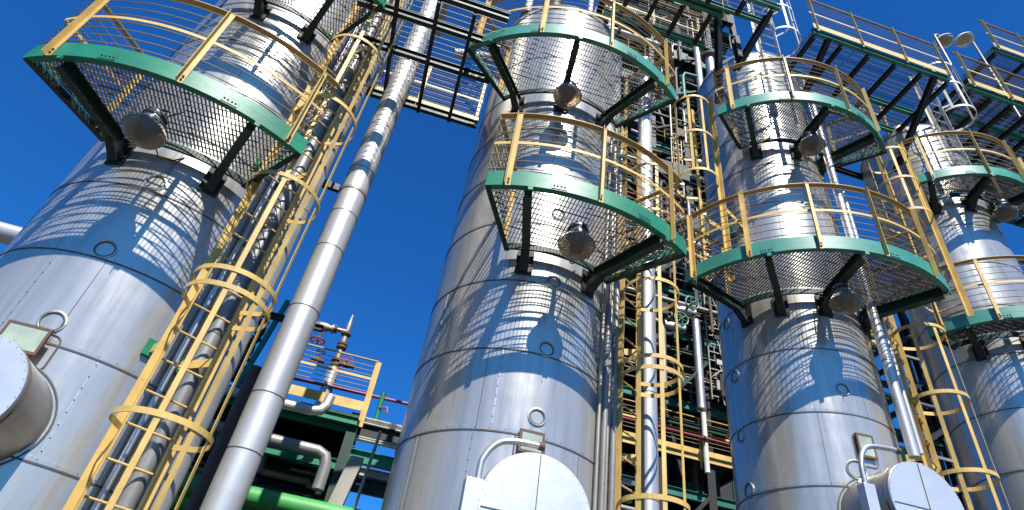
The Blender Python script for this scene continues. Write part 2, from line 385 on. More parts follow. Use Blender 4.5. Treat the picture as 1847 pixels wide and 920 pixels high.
def davit(t, pts, box):
    """bent pipe over the manway with the hinge box it swings in"""
    P = [W(*p) for p in pts]; fine = []
    for i in range(len(P)-1):
        p0 = P[max(i-1, 0)]; p1 = P[i]; p2 = P[i+1]; p3 = P[min(i+2, len(P)-1)]
        for k in range(6):
            s_ = k/6; fine.append(.5*((2*p1)+(p2-p0)*s_+(2*p0-5*p1+4*p2-p3)*s_*s_+(3*p1-p0-3*p2+p3)*s_**3))
    fine.append(P[-1]); d = MB(); d.tube(fine, .028, 14); o = d.build('davit_arm', M_fin, t)
    b_ = MB(); u0_, u1_, v0_, v1_, z0_, z1_ = box; b_.ubox(u0_, u1_, v0_, v1_, z0_, z1_); b_.build('davit_socket', mDrum2, t, bevel=.006)
    e = MB(); e.tube([P[-1]-UX*.02, P[-1]+UX*.03], .036, 14); e.build('arm_flange', M_rust, o)
manway(colC, 1.35, 4.86, 5.9, 3.08, .475, RC, TC)
davit(colC, [(.86, 4.93, 2.3), (.86, 4.93, 3.25), (.885, 4.93, 3.45), (.99, 4.93, 3.59), (1.14, 4.93, 3.635), (1.36, 4.93, 3.645)], (.755, .90, 4.86, 4.98, 2.3, 3.235))
manway(colA, -3.01, 4.94, 5.9, 3.08, .43, RA, TA)
manway(colD, 5.60, 5.15, 6.2, 4.10, .45, RD, TD)
davit(colD, [(4.92, 5.2, 3.3), (4.92, 5.2, 4.15), (4.925, 5.2, 4.38), (4.99, 5.2, 4.55), (5.12, 5.2, 4.63), (5.44, 5.2, 4.66)], (4.85, 4.98, 5.14, 5.25, 3.3, 4.17))

# ================================================================== SERVICE PLATFORMS
def in_sector(c, p, ri, ro, a0, a1):
    dx, dy = p[0]-c[0], p[1]-c[1]; r = math.hypot(dx, dy)
    if r < ri or r > ro: return False
    a = math.degrees(math.atan2(dy, dx))
    while a < a0-180: a += 360
    while a > a0+180+180: a -= 360
    if a < a0: a += 360
    return a0 <= a <= a1
def runs(test, lo, hi, step=.01):
    out = []; st = None; x = lo
    while x <= hi:
        if test(x):
            if st is None: st = x
        elif st is not None:
            if x-st > .03: out.append((st, x-step))
            st = None
        x += step
    if st is not None and hi-st > .03: out.append((st, hi))
    return out
def grating(c, ri, ro, a0, a1, z, pv=.040, pu=.08, thick=.0048):
    mb = MB(); cc = Vector((c[0], c[1], 0)); cu, cv = cc.dot(UX), cc.dot(VX)
    x = cu-ro
    while x < cu+ro:
        for s0, s1 in runs(lambda y: in_sector(c, W(x, y, 0), ri, ro, a0, a1), cv-ro, cv+ro):
            mb.ubox(x-thick/2, x+thick/2, s0, s1, z, z+.028)
        x += pv
    y = cv-ro
    while y < cv+ro:
        for s0, s1 in runs(lambda x: in_sector(c, W(x, y, 0), ri, ro, a0, a1), cu-ro, cu+ro):
            mb.ubox(s0, s1, y-.004, y+.004, z+.006, z+.018)
        y += pu
    return mb
def rect_grating(u0_, u1_, v0_, v1_, z, pv=.04, pu=.09, thick=.0035):
    mb = MB(); x = u0_+.01
    while x < u1_:
        mb.ubox(x-thick/2, x+thick/2, v0_, v1_, z+.005, z+.025); x += pv
    y = v0_+.01
    while y < v1_:
        mb.ubox(u0_, u1_, y-.004, y+.004, z+.008, z+.02); y += pu
    return mb

def platform(c, Rc, R, z, a0, a1, posts, beams, label, green, H=1.2, ymat=None, rail_end=(True, True), ri=None, rods=8, lampless=False):
    ymat = ymat or M_yellow
    t = thing('service_platform', (c[0], c[1], z), label, 'platform', 'curved platforms around the columns')
    ri = ri or Rc+.13
    f1 = MB(); f1.arc_band(c, R-.012, R, z, z+.105, a0, a1); f1.arc_band(c, R-.07, R-.0125, z, z+.009, a0, a1); f1.arc_band(c, R-.07, R-.0125, z+.096, z+.105, a0, a1)
    f1.build('rim_channel', green, t)
    f2 = MB(); f2.arc_band(c, R-.010, R-.003, z+.109, z+.215, a0, a1); f2.build('toe_plate', green, t)
    for a in (a0+(a1-a0)*.31, a0+(a1-a0)*.71):
        n = Vector((math.cos(R_(a)), math.sin(R_(a)), 0)); x = Vector((-n.y, n.x, 0))
        sp = MB(); sp.box(polar(c, a, R+.003, z+.052), x, n, ZX, .16, .006, .075); so = sp.build('splice_plate', green, t)
        for dx in (-.055, -.02, .02, .055):
            bt = MB(); bt.lathe(polar(c, a, R+.006, z+.052)+x*dx, n, [(.010, 0), (.010, .007), (.001, .009)], 6); bt.build('bolt', M_dark, so)
    grating(c, ri, R-.02, a0+.3, a1-.3, z+.106).build('deck_grating', M_grid, t)
    ir = MB(); ir.arc_band(c, ri-.03, ri, z+.02, z+.105, a0, a1); ir.build('inner_ring', M_dkgreen, t)
    for a in (a0, a1):
        e = MB(); n = Vector((math.cos(R_(a)), math.sin(R_(a)), 0)); x = Vector((-n.y, n.x, 0)); sg = 1 if a == a0 else -1
        p = polar(c, a, ri-.02, z+.05); q = polar(c, a, R-.014, z+.05)
        e.bar(p, q, ZX, .11, .01); e.bar(p-ZX*.05+x*sg*.03, q-ZX*.05+x*sg*.03, x, .05, .009)
        e.build('end_channel', M_dkgreen, t)
        e2 = MB(); e2.bar(polar(c, a, ri+.05, z+.165), polar(c, a, R-.014, z+.165), ZX, .09, .005); e2.build('end_toe_plate', green, t)
    for a in beams:
        b_ = MB(); b_.ibeam(polar(c, a, Rc+.03, z-.01), polar(c, a, R-.08, z-.01), .16, .085); bo = b_.build('support_beam', M_dkgreen, t)
        n = Vector((math.cos(R_(a)), math.sin(R_(a)), 0)); x = Vector((-n.y, n.x, 0))
        s_ = MB(); s_.box(polar(c, a, Rc+.012, z-.09), x, n, ZX, .2, .02, .34)
        s_.quadbox([polar(c, a, Rc+.02, z-.24)-x*.05, polar(c, a, Rc+.05, z-.24)-x*.05, polar(c, a, Rc+.05, z-.24)+x*.05, polar(c, a, Rc+.02, z-.24)+x*.05,
                    polar(c, a, Rc+.02, z-.092)-x*.05, polar(c, a, Rc+.24, z-.092)-x*.05, polar(c, a, Rc+.24, z-.092)+x*.05, polar(c, a, Rc+.02, z-.092)+x*.05])
        s_.build('column_bracket', M_black, bo)
        sd2 = MB(); n2 = n; sd2.bar(polar(c, a, R-.005, z-.05)+x*.03, polar(c, a, R-.005, z+.0)+x*.03, n, .02, .05); sd2.build('beam_cleat', green, bo)
    for a in posts:
        n = Vector((math.cos(R_(a)), math.sin(R_(a)), 0)); x = Vector((-n.y, n.x, 0))
        p = MB(); b0 = polar(c, a, R+.004, z-.01); b1 = polar(c, a, R+.004, z+H-.02)
        p.angle(b0-x*.03, b1-x*.03, x, n, .055, .006); po = p.build('rail_post', ymat, t)
        bt = MB()
        for zz in (.03, .08): bt.lathe(polar(c, a, R+.010, z+zz), n, [(.012, 0), (.012, .01), (.001, .012)], 6)
        bt.build('bolt', M_dark, po)
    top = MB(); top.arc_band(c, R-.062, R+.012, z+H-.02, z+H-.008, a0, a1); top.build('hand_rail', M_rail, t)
    md = MB(); md.arc_band(c, R-.004, R+.003, z+H*.56-.02, z+H*.56+.02, a0, a1); md.build('mid_rail', ymat, t)
    ends = [(a, s_) for a, s_ in ((a0, rail_end[0]), (a1, rail_end[1])) if s_]
    rd = MB(); n_arc = max(8, int((a1-a0)/3))
    hz = [.27+k*(H-.36)/(rods-1) for k in range(rods)]
    for h in hz:
        if abs(h-H*.56) < .03: continue
        rd.tube([polar(c, a0+(a1-a0)*k/n_arc, R-.012, z+h) for k in range(n_arc+1)], .0065, 6)
        for a, _ in ends: rd.tube([polar(c, a, R-.012, z+h), polar(c, a, ri+.12, z+h)], .0065, 6)
    rd.build('guard_rods', M_rod, t)
    for a, _ in ends:
        for r2 in (ri+.12,):
            p = MB(); n = Vector((math.cos(R_(a)), math.sin(R_(a)), 0)); x = Vector((-n.y, n.x, 0))
            p.angle(polar(c, a, r2, z+.05), polar(c, a, r2, z+H-.02), x, n, .045, .006); p.build('rail_post', ymat, t)
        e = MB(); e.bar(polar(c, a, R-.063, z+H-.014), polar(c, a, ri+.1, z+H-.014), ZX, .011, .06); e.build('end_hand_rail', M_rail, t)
        e = MB(); e.bar(polar(c, a, R-.01, z+H*.56), polar(c, a, ri+.1, z+H*.56), ZX, .038, .007); e.build('end_mid_rail', ymat, t)
    return t

zA1, zA2, zC1, zC2, zD1, zD2, zE1, zE2 = 6.079, 9.12, 6.11, 9.19, 7.03, 10.31, 7.65, 10.78
platform(TA, RA, 2.41, zA1, -110, -42, [-102.5, -72.6, -46.5], [-100, -55], 'lowest green platform on the widest column, nearest the viewer', M_green, H=1.25)
platform(TA, RA, 2.45, zA2, -110, -41, [-102.5, -72.6, -46.5], [-85, -55], 'upper platform of the widest column, cut by the top of the photo', M_green, H=1.17)
platform(TC, RC, 2.37, zC1, -107, -46, [-101.1, -77.1, -53.1], [-96, -56], 'lower green platform on the middle column, hiding part of its shell', M_green)
platform(TC, RC, 2.30, zC2, -128.6, -42.2, [-123.6, -100, -75.7, -49.6], [-119, -87.5, -54.5], 'upper green platform on the middle column, joining the left walkway', M_teal)
platform(TD, RD, 2.16, zD1, -155, -50.6, [-128.3, -105.5, -83.7, -62, -150], [-123, -92, -52.5, -155+4], 'lower green platform on the column right of the middle one', M_teal, ymat=M_yellow)
platform(TD, RD, 2.05, zD2, -134, -39, [-126.7, -100.4, -74.6, -53.8], [-121, -84, -52.5], 'upper green platform under the long top walkway, lamp beneath', M_teal, ymat=M_pale)
platform(TE, RE, 1.66, zE1, -158, -40, [-150, -124, -98, -72, -50], [-140, -100, -55], 'lower green platform on the rightmost column', M_teal, ymat=M_pale)
platform(TE, RE, 1.68, zE2, -136, -40, [-126, -95, -70, -48], [-128, -95, -60], 'upper green platform on the rightmost column, near the right edge', M_teal, ymat=M_pale)

# ================================================================== LADDERS WITH SAFETY CAGES
def ladder(s1, phi, z0, z1, hoops, label, w=.42, R=.38, ymat=None, c=None, brackets=(), rung=.30, cage_from=None, bars=(35, 80, 125, 165), rail_w=.065):
    ymat = ymat or M_yellow
    s1 = Vector((s1[0], s1[1], 0)); t_ = Vector((math.cos(R_(phi)), math.sin(R_(phi)), 0)); n = Vector((t_.y, -t_.x, 0))
    t = thing('caged_ladder', (s1.x, s1.y, z0), label, 'ladder', 'caged ladders fixed to the columns')
    s2 = s1+t_*w
    for k, sp in enumerate((s1, s2)):
        m_ = MB(); m_.angle(sp+ZX*z0, sp+ZX*z1, n, t_*(-1 if k == 0 else 1), rail_w, .010); m_.build('side_rail', ymat, t)
    z = z0+.25
    while z < z1-.05:
        r = MB(); r.tube([s1+ZX*z+n*.025, s2+ZX*z+n*.025], .011, 8); r.build('rung', ymat, t); z += rung
    ctr = s1+t_*w/2+n*(R*.95)
    for hz in hoops:
        h = MB(); pts = [s1+n*.03]; 
        for k in range(0, 25):
            a = R_(-90-25+ (230)*k/24); pts.append(ctr+(n*math.cos(a)+t_*math.sin(a))*R)
        pts.append(s2+n*.03)
        base = len(h.v)
        for i, p in enumerate(pts):
            d = (pts[min(i+1, len(pts)-1)]-pts[max(i-1, 0)]).normalized(); o_ = Vector((d.y, -d.x, 0))
            h.v += [p+ZX*hz-o_*.004, p+ZX*hz+o_*.004, p+ZX*(hz+.05)+o_*.004, p+ZX*(hz+.05)-o_*.004]
        for i in range(len(pts)-1):
            for e in range(4): b_ = base+4*i; h.f.append((b_+e, b_+(e+1) % 4, b_+4+(e+1) % 4, b_+4+e))
        h.build('cage_hoop', ymat, t)
    if hoops:
        for k in bars:
            a = R_(-90+k); d = n*math.cos(a)+t_*math.sin(a); p = ctr+d*(R-.009); x = Vector((-d.y, d.x, 0))
            b_ = MB(); b_.bar(p+ZX*min(hoops), p+ZX*(max(hoops)+.05), x, .045, .006); b_.build('cage_bar', ymat, t)
    if c is not None:
        for bz in brackets:
            for sp in (s1, s2):
                d = Vector((c[0]-sp.x, c[1]-sp.y, 0)); L = d.length; d.normalize()
                b_ = MB(); b_.bar(sp+ZX*bz, sp+ZX*bz+d*(L-c[2]), ZX, .09, .012); bo = b_.build('wall_bracket', ymat, t)
                q = MB(); q.box(sp+ZX*bz+d*(L-c[2]-.02), d, Vector((-d.y, d.x, 0)), ZX, .035, .12, .16); q.build('bracket_pad', M_green, bo)
    return t
ladder((-2.935, 5.1), 42, 0.3, 13.5, [1.96, 3.17, 4.38, 4.56, 5.80, 7.15, 8.4, 9.6, 10.8], 'caged yellow ladder up the right side of the widest column', R=.39, c=(TA[0], TA[1], RA), bars=(64, 107, 138), brackets=(4.02, 6.6, 9.4))
ladder((1.45, 6.22), 42, 0.3, 9.6, [2.35, 3.6, 5.0, 5.14, 6.22, 7.4, 8.3], 'caged yellow ladder to the right of the middle column', w=.38, R=.35, c=(TC[0], TC[1], RC), brackets=(4.25, 5.6, 7.4), bars=(8, 50, 92))
q_ = W(6.5, 5.85, 0)
ladder((q_.x, q_.y), 38, 0.3, 7.4, [2.6, 3.7, 4.75, 5.75, 6.75], 'caged yellow ladder between the two right-hand columns', w=.36, R=.33, c=(TD[0], TD[1], RD), brackets=(5.05, 6.9), bars=(5, 55, 105))
q_ = W(4.05, 6.35, 0)
ladder((q_.x, q_.y), -62, 7.1, 11.4, [9.0, 9.95, 10.9], 'caged ladder left of the column under the long walkway, between its platforms', w=.38, R=.34, ymat=M_yellow, c=(TD[0], TD[1], RD), brackets=(8.6,))
q_ = W(8.2, 6.3, 0)
ladder((q_.x, q_.y), -60, 7.75, 12.0, [9.7, 10.5, 11.3], 'caged ladder left of the rightmost column, between its platforms', w=.38, R=.34, ymat=M_yellow, c=(TE[0], TE[1], RE), brackets=(9.2,))
q_ = W(4.95, 5.35, 0)
ladder((q_.x, q_.y), 10, 10.4, 14.2, [12.3, 13.1, 13.9], 'pale caged ladder rising from the upper platform to the long walkway', w=.4, R=.34, ymat=M_whitesteel)
q_ = W(9.25, 5.75, 0)
ladder((q_.x, q_.y), 10, 10.85, 14.4, [12.6, 13.4, 14.1], 'pale caged ladder above the upper platform of the rightmost column', w=.4, R=.34, ymat=M_whitesteel)

# ================================================================== PIPES
def pipe(path, r, label, mat=None, group=None, cat='pipe', bands=None, n=28, name='pipe', flanges=()):
    t = thing(name, path[0] if path[0].z < path[-1].z else path[-1], label, cat, group)
    b_ = MB(); b_.tube(path, r, n, uvs=True); b_.build('pipe_run', mat or mP, t)
    if bands:
        for (i, f_) in bands:
            p = path[i].lerp(path[i+1], f_); d = (path[i+1]-path[i]).normalized(); s_ = MB()
            s_.lathe(p, d, [(r+.0005, -.006), (r+.004, -.004), (r+.004, .004), (r+.0005, .006)], n); s_.build('jacket_seam', M_seam, t)
    for (i, f_) in flanges:
        p = path[i].lerp(path[i+1], f_); d = (path[i+1]-path[i]).normalized(); s_ = MB()
        s_.lathe(p, d, [(r, -.03), (r*1.55+.02, -.03), (r*1.55+.02, -.004), (r*1.5, 0), (r*1.55+.02, .004), (r*1.55+.02, .03), (r, .03)], n); s_.build('flange', M_rust, t)
    return t
def vpipe(u, v, z0, z1, r, label, mat=None, group=None, seams=(), **k):
    L = z1-z0; return pipe([W(u, v, z0), W(u, v, z1)], r, label, mat, group, bands=[(0, (z-z0)/L) for z in seams], **k)
# big silver riser beside the left column
zb = [3.42, 4.0, 5.05, 5.93, 6.5, 7.3, 8.2, 8.9, 9.8, 10.6]
pB = [W(-1.18, 6.2, .3), W(-1.18, 6.2, 12.4), W(-1.18, 6.2, 12.7), W(-1.18, 6.28, 12.95), W(-1.18, 6.5, 13.1), W(-1.18, 7.6, 13.15)]
pipe(pB, .168, 'thick shiny silver pipe leaning across the sky gap left of the middle column', mB, bands=[(0, (z-.3)/12.1) for z in zb], n=48)
cl = thing('pipe_clamp', W(-1.37, 6.1, 6.9), 'dark clamp holding the thick silver pipe near the left ladder', 'clamp')
b_ = MB(); b_.bar(W(-1.95, 6.1, 6.9), W(-1.36, 6.16, 6.9), ZX, .1, .06); b_.build('arm', M_black, cl)
b_ = MB(); b_.lathe(W(-1.18, 6.2, 6.9), ZX, [(.17, -.02), (.178, -.02), (.178, .02), (.17, .02)], 36); b_.build('collar', M_galv, cl)
vpipe(-1.86, 5.95, .3, 13, .075, 'grey pipe directly behind the left ladder cage', M_greypipe, 'grey pipes behind the left ladder', seams=(3, 4.4, 5.8, 7.2))
vpipe(-1.62, 5.95, .3, 13, .095, 'thicker grey pipe between the left ladder cage and the silver pipe', M_greypipe, 'grey pipes behind the left ladder', seams=(3.4, 4.9, 6.2, 7.6))
vpipe(-2.05, 5.9, .3, 13, .03, 'thin conduit behind the rungs of the left ladder', M_fin)
vpipe(3.04, 6.35, .3, 12.5, .122, 'shiny silver pipe inside view of the middle ladder cage', mP, seams=(2.8, 3.9, 5.2, 6.45, 7.7, 9))
vpipe(6.15, 5.66, 4.9, 11.9, .062, 'white silvery pipe beside the column right of the middle one', mP, seams=(6.2, 7.6))
vpipe(6.33, 5.72, 5.0, 9.5, .034, 'thin silvery pipe next to the white silvery pipe, left of the ladder', mP)
for k, (a, r2, rr, lb) in enumerate(((-43, RC+.05, .02, 'thin grey conduit on the right of the middle column, first right of the manway'), (-38, RC+.06, .034, 'dark stout conduit on the right of the middle column, second right of the manway'), (-33, RC+.05, .018, 'slender pale conduit on the right of the middle column, between two dark ones'),
        (-28, RC+.08, .036, 'dark stout conduit on the right of the middle column, fourth right of the manway'), (-22, RC+.06, .022, 'grey conduit on the right of the middle column, half hidden by the ladder rail'), (-15, RC+.1, .04, 'stoutest dark conduit on the right of the middle column, behind the ladder rail'))):
    p = polar(TC, a, r2, 0); pipe([p+ZX*.3, p+ZX*9.0], rr, lb, M_greypipe if k in (1, 3, 5) else M_galv, 'conduits on the middle column', name='conduit', cat='conduit', n=10)
pipe([W(-9.5, 12, 8.3), W(-7.9, 12, 8.3), W(-7.75, 12, 8.25), W(-7.7, 12, 8.1), W(-7.7, 12, 3)], .21, 'dull horizontal pipe at the left edge behind the widest column', mP)

# ================================================================== LAMPS
def make_lamp(loc, label):
    t = thing('flood_lamp', loc, label, 'lamp', 'round flood lamps under the platforms')
    L = Vector(loc)
    h = MB(); h.lathe(L, ZX, [(.001, .345), (.05, .345), (.06, .33), (.105, .31), (.115, .20), (.10, .195)], 36); hs_ = h.build('lamp_housing', M_lampgrey, t)
    v = MB(); v.lathe(L, ZX, [(.1125, .235), (.120, .24), (.120, .27), (.1105, .275)], 36); v.build('housing_vent', M_dark, hs_)
    r = MB(); r.lathe(L, ZX, [(.10, .197), (.135, .185), (.135, .165), (.09, .175)], 48); r.build('collar', M_lampgrey, t)
    r = MB(); r.lathe(L, ZX, [(.128, .165), (.155, .14), (.192, .09), (.206, .062), (.200, .062), (.186, .088), (.15, .134), (.124, .157)], 48); r.build('glass_skirt', M_bowl, t)
    gl = MB(); gl.lathe(L, ZX, [(.203, .062), (.198, .03), (.176, -.01), (.135, -.045), (.08, -.066), (.001, -.075), (.001, -.069), (.08, -.06), (.13, -.04), (.17, -.005), (.19, .03), (.195, .058)], 48); gl.build('glass_bowl', M_bowl, t)
    bb = MB(); bb.lathe(L, ZX, [(.07, .19), (.08, .12), (.085, .05), (.075, 0), (.045, -.03), (.001, -.04)], 24); bb.build('bulb', M_rust, t)
    s_ = MB(); s_.tube([L+ZX*.35, L+ZX*.42+VX*.02, L+ZX*.52+VX*.12], .014, 10); s_.tube([L+ZX*.33+UX*.09, L+ZX*.55+UX*.13+VX*.1], .009, 8); s_.tube([L+ZX*.30+VX*.10, L+ZX*.2+VX*.28-UX*.03, L+ZX*.17+VX*.45, L+ZX*.30+VX*.62+UX*.05, L+ZX*.42+VX*.66+UX*.12], .008, 6); s_.build('hanger', M_dark, t)
    return t
lamp0 = make_lamp(W(-3.0, 4.82, zA1-.37), 'round flood lamp under the platform of the widest column')
for (u, v, z, lb) in ((1.48, 4.78, zC1-.30, 'round flood lamp under the lower platform of the middle column'),
                      (1.25, 5.09, zC2-.42, 'round flood lamp hanging just above the middle column\'s lower railing'),
                      (5.36, 5.29, zD1-.42, 'round flood lamp under the lower platform, right of the middle ladder'),
                      (5.55, 5.34, zD2-.42, 'round flood lamp under the upper platform below the long walkway'),
                      (9.94, 5.71, zE2-.42, 'round flood lamp under the upper platform of the rightmost column')):
    copy_tree(lamp0, W(u, v, z), lb, random.uniform(-.5, .5))

# ================================================================== OVERHEAD WALKWAYS
def walkway(u0_, u1_, v0_, v1_, z, label, long_v, cross_u, near_rail=True, far_rail=True, green=M_teal, ymat=M_pale, toe=True, H=1.1, pitch_=1.0, g1=.04, g2=.09, inner=False, bw=.07):
    ins = -1 if inner else 1
    t = thing('walkway', W((u0_+u1_)/2, (v0_+v1_)/2, z), label, 'walkway', 'straight walkways linking the column tops')
    for v in long_v:
        b_ = MB(); b_.ibeam(W(u0_, v, z+.07), W(u1_, v, z+.07), .14, .07); b_.build('long_beam', green, t)
    for u in cross_u:
        b_ = MB(); b_.ibeam(W(u, v0_+.06, z-.045), W(u, v1_-.06, z-.045), .085, bw); b_.build('cross_beam', M_black, t)
    rect_grating(u0_, u1_, v0_, v1_, z+.142, g1, g2).build('deck_grating', M_grid, t)
    for v, on in ((v0_, near_rail), (v1_, far_rail)):
        if not on: continue
        sg = (-1 if v == v0_ else 1)*ins
        if toe:
            b_ = MB(); b_.ubox(u0_, u1_, v+sg*.045-.004, v+sg*.045+.004, z+.10, z+.26); b_.build('toe_board', M_pale if ymat is not M_yellow else M_yellow, t)
        n_ = max(2, int(round((u1_-u0_)/pitch_))+1)
        for k in range(n_):
            u = u0_+.06+(u1_-u0_-.12)*k/(n_-1); p = MB(); p.angle(W(u, v+sg*.05, z+.02), W(u, v+sg*.05, z+H+.14), UX, VX*sg, .045, .006); p.build('rail_post', ymat, t)
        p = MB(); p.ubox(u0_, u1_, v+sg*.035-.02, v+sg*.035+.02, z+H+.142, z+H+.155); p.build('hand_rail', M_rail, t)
        p = MB(); p.ubox(u0_, u1_, v+sg*.046-.003, v+sg*.046+.003, z+H*.6, z+H*.6+.04); p.build('mid_rail', ymat, t)
        r = MB()
        for h in (.3, .42, .54, .8, .92, 1.04): r.tube([W(u0_, v+sg*.04, z+h+.05), W(u1_, v+sg*.04, z+h+.05)], .006, 6)
        r.build('guard_rods', M_rod, t)
    return t
walkway(-1.9, .15, 4.45, 6.5, 9.2, 'walkway bridging the sky gap between the widest and the middle column', [4.5, 4.95, 5.55, 6.45], [-1.35, -.8, -.3], near_rail=False, ymat=M_pale, green=M_dkgreen, inner=True, bw=.05)
walkway(1.9, 4.0, 5.0, 5.72, 12.55, 'walkway above the gap right of the middle column, ending near the black strut', [5.02, 5.7], [2.2, 2.7, 3.2, 3.75], ymat=M_pale)
walkway(2.5, 4.9, 4.55, 4.96, 12.62, 'short nearer walkway at the top edge, left of the pale ladder', [4.6, 4.93], [3.6, 4.2, 4.75], ymat=M_pale, near_rail=False, far_rail=False)
walkway(5.95, 9.05, 4.97, 6.45, 13.1, 'long walkway crossing the sky above the right-hand columns', [5.0, 5.9, 6.42], [6.0, 6.6, 7.2, 7.8, 8.4, 9.0], ymat=M_pale)
walkway(9.75, 14.5, 5.1, 7.9, 13.4, 'walkway at the right edge beyond the long one', [5.13, 5.8, 6.6, 7.2, 7.87], [9.8, 10.3, 10.8, 11.3, 11.8, 12.3, 12.8, 13.3, 13.8, 14.3], ymat=M_pale)
walkway(11.35, 16.5, 5.1, 8.2, 15.7, 'highest walkway in the top right corner', [5.13, 6.1, 7.2, 8.17], [11.4, 12.2, 13.0, 13.8, 14.6, 15.4], ymat=M_pale)
# struts that carry the walkways
def strut(p, q, label, mat=M_black, h=.12, w=.09, nm='support_strut', cat='steel strut', group='steel struts carrying the walkways'):
    b_ = MB(); b_.ibeam(p, q, h, w, upv=VX if abs((Vector(q)-Vector(p)).normalized().z) > .8 else ZX); return tag(b_.build(nm, mat), label, cat, group)
strut(W(4.45, 5.35, 11.9), W(4.45, 5.35, 12.62), 'upright black strut under the walkway end beside the pale ladder')
strut(W(4.45, 5.5, 11.75), W(4.75, 4.75, 12.6), 'slanting black strut right of the upright one')
strut(W(4.3, 5.9, 11.2), W(3.9, 5.05, 12.5), 'slanting black strut left of the upright one')
strut(W(8.7, 6.5, 11.8), W(8.7, 5.0, 13.1), 'slanting strut under the right end of the long walkway')
strut(W(6.3, 6.6, 12.0), W(6.3, 5.0, 13.1), 'slanting strut under the left end of the long walkway')

# ------------------------------------------------------------------ pole lamps, top right
def pole_lamp(u, v, z0, z1, lb, side):
    t = thing('pole_lamp', W(u, v, z0), lb, 'lamp', 'lamps on tall poles above the walkways')
    p = MB(); p.tube([W(u, v, z0), W(u, v, z1), W(u+side*.08, v, z1+.08), W(u+side*.2, v, z1+.06)], .025, 10); p.build('pole', M_galv, t)
    L = W(u+side*.24, v, z1-.16)
    h = MB(); h.lathe(L, ZX, [(.001, .27), (.05, .26), (.10, .2), (.19, .08), (.205, .04), (.19, .04)], 32); h.build('lamp_housing', M_whitesteel, t)
    gl = MB(); gl.lathe(L, ZX, [(.19, .042), (.17, -.01), (.1, -.05), (.001, -.065)], 32); gl.build('glass_bowl', M_glass, t)
pole_lamp(10.85, 5.15, 13.0, 15.9, 'large pole lamp against the sky, top right', -1)
pole_lamp(9.85, 5.25, 13.3, 15.7, 'smaller pole lamp left of the large one, top right', 1)

# ================================================================== BACKGROUND STRUCTURES
def frame(nm, label, us, vs, zs, colmat, beammat, base_z=0, floors=(), floor_mat=None, grp=None, bw=.2):
    t = thing(nm, W((us[0]+us[-1])/2, (vs[0]+vs[-1])/2, base_z), label, 'steel frame', grp)
    for u in us:
        for v in vs:
            b_ = MB(); b_.ibeam(W(u, v, base_z), W(u, v, zs[-1]+.3), bw, bw, .016, .012, upv=VX); b_.build('frame_column', colmat, t)
    for z in zs:
        for v in vs:
            b_ = MB(); b_.ibeam(W(us[0], v, z), W(us[-1], v, z), bw*.95, bw*.5); b_.build('frame_beam', beammat, t)
        for u in us:
            b_ = MB(); b_.ibeam(W(u, vs[0]+.1, z-.01), W(u, vs[-1]-.1, z-.01), bw*.85, bw*.45); b_.build('cross_beam', colmat, t)
    for z in floors:
        b_ = MB(); b_.ubox(us[0], us[-1], vs[0]+.12, vs[-1], z+bw*.48, z+bw*.48+.03); b_.build('shading_floor_plate', floor_mat or M_black, t)
    return t
# mid-distance structure seen between the middle column and the one right of it
zsM = [2.2, 4.6, 7.0, 9.4, 11.6, 13.2, 15.4, 17.6, 20.0, 22.6, 25.2, 27.6, 30.0, 32.6]
frM = frame('process_frame', 'dense dark green steelwork behind the gap right of the middle column', [5.0, 6.9, 8.3, 9.9, 11.4], [13.8, 16.2, 19], zsM, M_black, M_tealdark, floors=zsM, floor_mat=M_black, bw=.22)  # black steel and added floors stand in for shade between the towers
for k, z in enumerate(zsM[2:13]):
    b_ = MB(); s_ = 1 if k % 2 else -1; b_.bar(W(6.9+s_*.6, 13.7, z-2.0), W(6.9-s_*.6+.7, 13.7, z), VX, .08, .09); b_.build('diagonal_brace', M_black, frM)
rd_ = random.Random(5)
for k, z in enumerate(zsM[3:]):
    for (va, zz) in ((13.62, z+.12),):
        g_ = MB()
        for h in (.25, .5, .75, 1.0): g_.tube([W(5.0, va, zz+h), W(11.3, va, zz+h)], .02, 6)
        for j in range(9): g_.tube([W(5.0+j*.78, va, zz), W(5.0+j*.78, va, zz+1.0)], .022, 6)
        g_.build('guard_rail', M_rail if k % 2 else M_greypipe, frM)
    for j in range(4):
        u = rd_.uniform(5.2, 10.6); w = rd_.uniform(.2, .9); h = rd_.uniform(.2, .8); b_ = MB(); b_.ubox(u, u+w, 13.3, 13.3+rd_.uniform(.2, .5), z+.3, z+.3+h)
        b_.build('equipment_box', rd_.choice([M_black, M_dkgreen, M_dark]), frM)
    for j in range(5):
        u = rd_.uniform(5.2, 11); r = rd_.uniform(.025, .08); z1 = z+rd_.uniform(1.2, 2.4); b_ = MB(); uu = u+rd_.uniform(-.9, .9)
        b_.tube([W(u, 13.2+j*.05, z), W(u, 13.2+j*.05, z1-.3), W(u+(uu-u)*.15, 13.2+j*.05, z1-.05), W(uu, 13.2+j*.05, z1)], r, 10); b_.build('branch_pipe', rd_.choice([M_black, M_black, M_greypipe, M_rust, M_dkgreen, M_tealdark, M_galv]), frM)
    b_ = MB(); u = rd_.uniform(5.5, 8); b_.ibeam(W(u, 13.5, z-.7), W(u+2.5, 13.5, z-.7), .12, .08); b_.build('secondary_beam', rd_.choice([M_tealdark, M_dkgreen, M_black]), frM)
    b_ = MB(); u = rd_.uniform(5.5, 9); b_.bar(W(u, 13.0, z-.2), W(u+1.6, 13.6, z+1.6), VX, .07, .08); b_.build('diagonal_brace', rd_.choice([M_dkgreen, M_black, M_tealdark]), frM)
